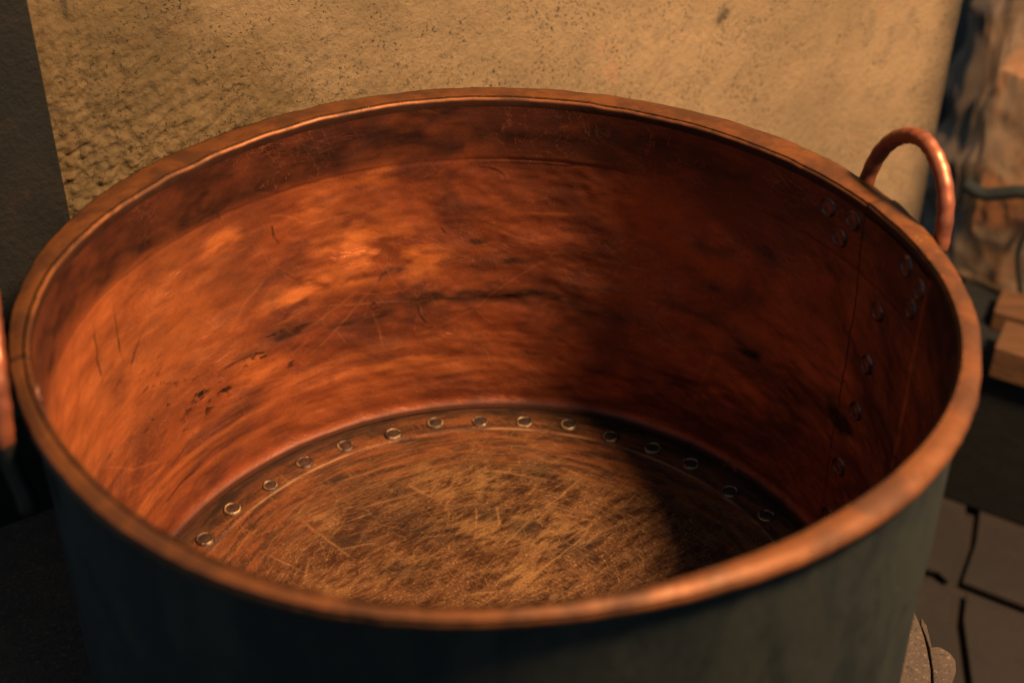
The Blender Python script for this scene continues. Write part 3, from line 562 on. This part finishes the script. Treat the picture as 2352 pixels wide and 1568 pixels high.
# ------------------------------------------------------------------ things beyond the wall's end at the right
bd = np.array([math.cos(-al), math.sin(-al)]); bn = np.array([math.sin(al), math.cos(al)])   # along the front, backwards
C0 = np.array([.93, 1.155])
def q(s, d): return tuple(C0 + bd * s + bn * d)
def wood(name, c1, c2):
    M = Mat(name); v = M.scale(M.obj, (3, 40, 40), (0, 0, al)); a = M.noise(1, 5, .6, .5, v); base = M.mix(M.ramp(a, .35, .65), c1, c2); return M.set(dim=.20, base=base, rough=.8, spec=.2, normal=M.bump(a, .5, .003))
mw = wood('raw_wood', (.26, .11, .045), (.42, .18, .07)); mdk = wood('dark_wood', (.016, .016, .015), (.03, .028, .025))
b = bmesh.new(); prism(b, [q(-.085, 0), q(1.1, 0), q(1.1, .75), q(-.085, .75)], -1.25, -.905, .006)
o = link('dark_chest', bm_mesh('dark_chest', b), mdk, None, smooth=False, origin=(C0[0], C0[1], -1.25)); tag(o, 'low nearly black chest on the floor at the right, under the wooden planks', 'chest')
for i, (s_0, d0, d1, z0_, lab) in enumerate([(.067, -.02, .09, -.905, 'front wooden plank with its cut end showing, on the dark chest'), (.02, .15, .25, -.905, 'rear wooden plank on the dark chest, closest to the wrapped bundle')]):
    b = bmesh.new(); prism(b, [q(s_0, d0), q(1.05, d0), q(1.05, d1), q(s_0 - .01, d1)], z0_, z0_ + (.07 if i == 0 else .045), .004)
    p_ = q(s_0, d0); o = link('wood_plank', bm_mesh('wood_plank', b), mw, None, smooth=False, origin=(p_[0], p_[1], z0_)); tag(o, lab, 'plank', 'wooden planks on the dark chest')
# wrapped bundle
def crumple(cx, cy, lx, ly, z0, z1, amp, seed, ridged=True, taper=.0, nu=260, nv=200):
    t = np.linspace(0, 2 * np.pi, nu, endpoint=False); zv = np.linspace(0, 1, nv); T, Zv = np.meshgrid(t, zv, indexing='ij'); e = .35
    X = lx * np.sign(np.cos(T)) * abs(np.cos(T)) ** e; Y = ly * np.sign(np.sin(T)) * abs(np.sin(T)) ** e
    n = fbm(T / 2 / np.pi * 10, Zv * (z1 - z0) * 5, seed, 3, 10, .4); n = 1 - 2 * abs(n) if ridged else n
    n2 = fbm(T / 2 / np.pi * 24, Zv * 6, seed + 3, 2, 24, .35); n3 = 1 - 2 * abs(n2)
    k = (1 + amp * n / max(lx, ly) + amp * .5 * n3 / max(lx, ly)) * (1 - taper * Zv) * np.clip(1 - np.clip(Zv - .93, 0, 1) * 4, .3, 1)
    k[:, -1] = 0.01; k[:, 0] = 0.01; k[:, 1] = np.clip(k[:, 1], 0, .97)
    X, Y = X * k, Y * k
    zz_ = z0 + (z1 - z0) * Zv; zz_[:, -1] = zz_[:, -2] + .001; zz_[:, 0] = z0; zz_[:, 1] = z0
    wx = cx + X * bd[0] + Y * bn[0]; wy = cy + X * bd[1] + Y * bn[1]
    return np.stack([wx, wy, zz_], -1)
bc = C0 + bd * .245 + bn * .475
bun = empty('wrapped_bundle', (float(bc[0]), float(bc[1]), -.905), 'tall bundle wrapped in crumpled clear plastic over brown goods, standing on the dark chest', 'bundle')
def contents():
    M = Mat('brown_goods'); a = M.noise(6, 4, .6, .6, M.scale(M.obj, (1, 1, .45))); b_ = M.noise(16, 4, .6, .8); base = M.mix(M.ramp(a, .38, .62), (.16, .08, .045), (.58, .24, .09)); base = M.mix(M.ramp(b_, .52, .66, 0, .8), base, (.55, .30, .14)); return M.set(dim=.5, base=base, rough=.6, normal=M.bump(b_, .3, .01))
link('contents', grid_mesh('contents', crumple(bc[0], bc[1], .35, .14, -.904, -.40, .02, 301), wrap_u=True), contents(), bun)
def film():
    M = Mat('clear_plastic'); t = M.t; out = M.n['Material Output']; M.set(base=(.22, .15, .10), rough=.34, spec=.6)
    tr = M.n.new('ShaderNodeBsdfTransparent'); tr.inputs[0].default_value = (.96, .92, .88, 1); mx = M.n.new('ShaderNodeMixShader')
    M._in(mx.inputs[0], M.ramp(M.noise(9, 4, .6, .8), .35, .68, .12, .50)); t.links.new(tr.outputs[0], mx.inputs[1]); t.links.new(M.b.outputs[0], mx.inputs[2]); t.links.new(mx.outputs[0], out.inputs['Surface']); return M.m
link('plastic_wrap', grid_mesh('wrap', crumple(bc[0], bc[1], .39, .175, -.904, .10, .022, 351), wrap_u=True), film(), bun)
# dull tarpaulin-covered stack behind
tc_ = C0 + bd * .22 + bn * 1.15
M = Mat('dull_tarpaulin'); a = M.noise(5, 4, .6, .4, M.scale(M.obj, (1, 1, .4))); mt = M.set(base=M.mix(M.ramp(a, .35, .65), (.085, .068, .055), (.17, .125, .09)), rough=.6)
o = link('covered_stack', grid_mesh('stack', crumple(tc_[0], tc_[1], .55, .25, -1.25, .9, .04, 401, True), wrap_u=True), mt, None, origin=(float(tc_[0]), float(tc_[1]), -1.25)); tag(o, 'tall grey-brown tarpaulin-covered stack behind the plastic-wrapped bundle', 'covered stack')
# black bar and cord on the bundle's front
mb = Mat('black_iron'); mb.set(base=(.010, .012, .012), rough=.85, spec=.1)
def fb(s, z, d): p = C0 + bd * s + bn * d; return (p[0], p[1], z)
BAR = [fb(s, z, d) for s, z, d in BARPTS]
o = link('iron_bar', tube('iron_bar', catmull(BAR, 8), .014, 12), mb.m, None, origin=BAR[0]); tag(o, 'short bent black bar end jutting across the plastic-wrapped bundle', 'bar')
CORD = [fb(s, z, d) for s, z, d in CORDPTS]
o = link('black_cord', tube('black_cord', catmull(CORD, 8), .006, 10), mb.m, None, origin=CORD[0]); tag(o, 'thin black cord hanging down the front of the plastic-wrapped bundle', 'cord')
# far dark room wall
M = Mat('dark_back_wall'); a = M.noise(4, 4, .6); mbk = M.set(base=M.mix(M.ramp(a, .35, .65), (.05, .045, .04), (.09, .075, .062)), rough=.9)
b = bmesh.new(); prism(b, [(-3, 3.4), (4.5, 3.4), (4.5, 3.6), (-3, 3.6)], -1.25, 1.6)
o = link('rear_wall', bm_mesh('rear_wall', b), mbk, None, smooth=False, origin=(0, 3.4, -1.25)); tag(o, 'dark far wall of the room, seen in the gap right of the plaster wall', 'wall')
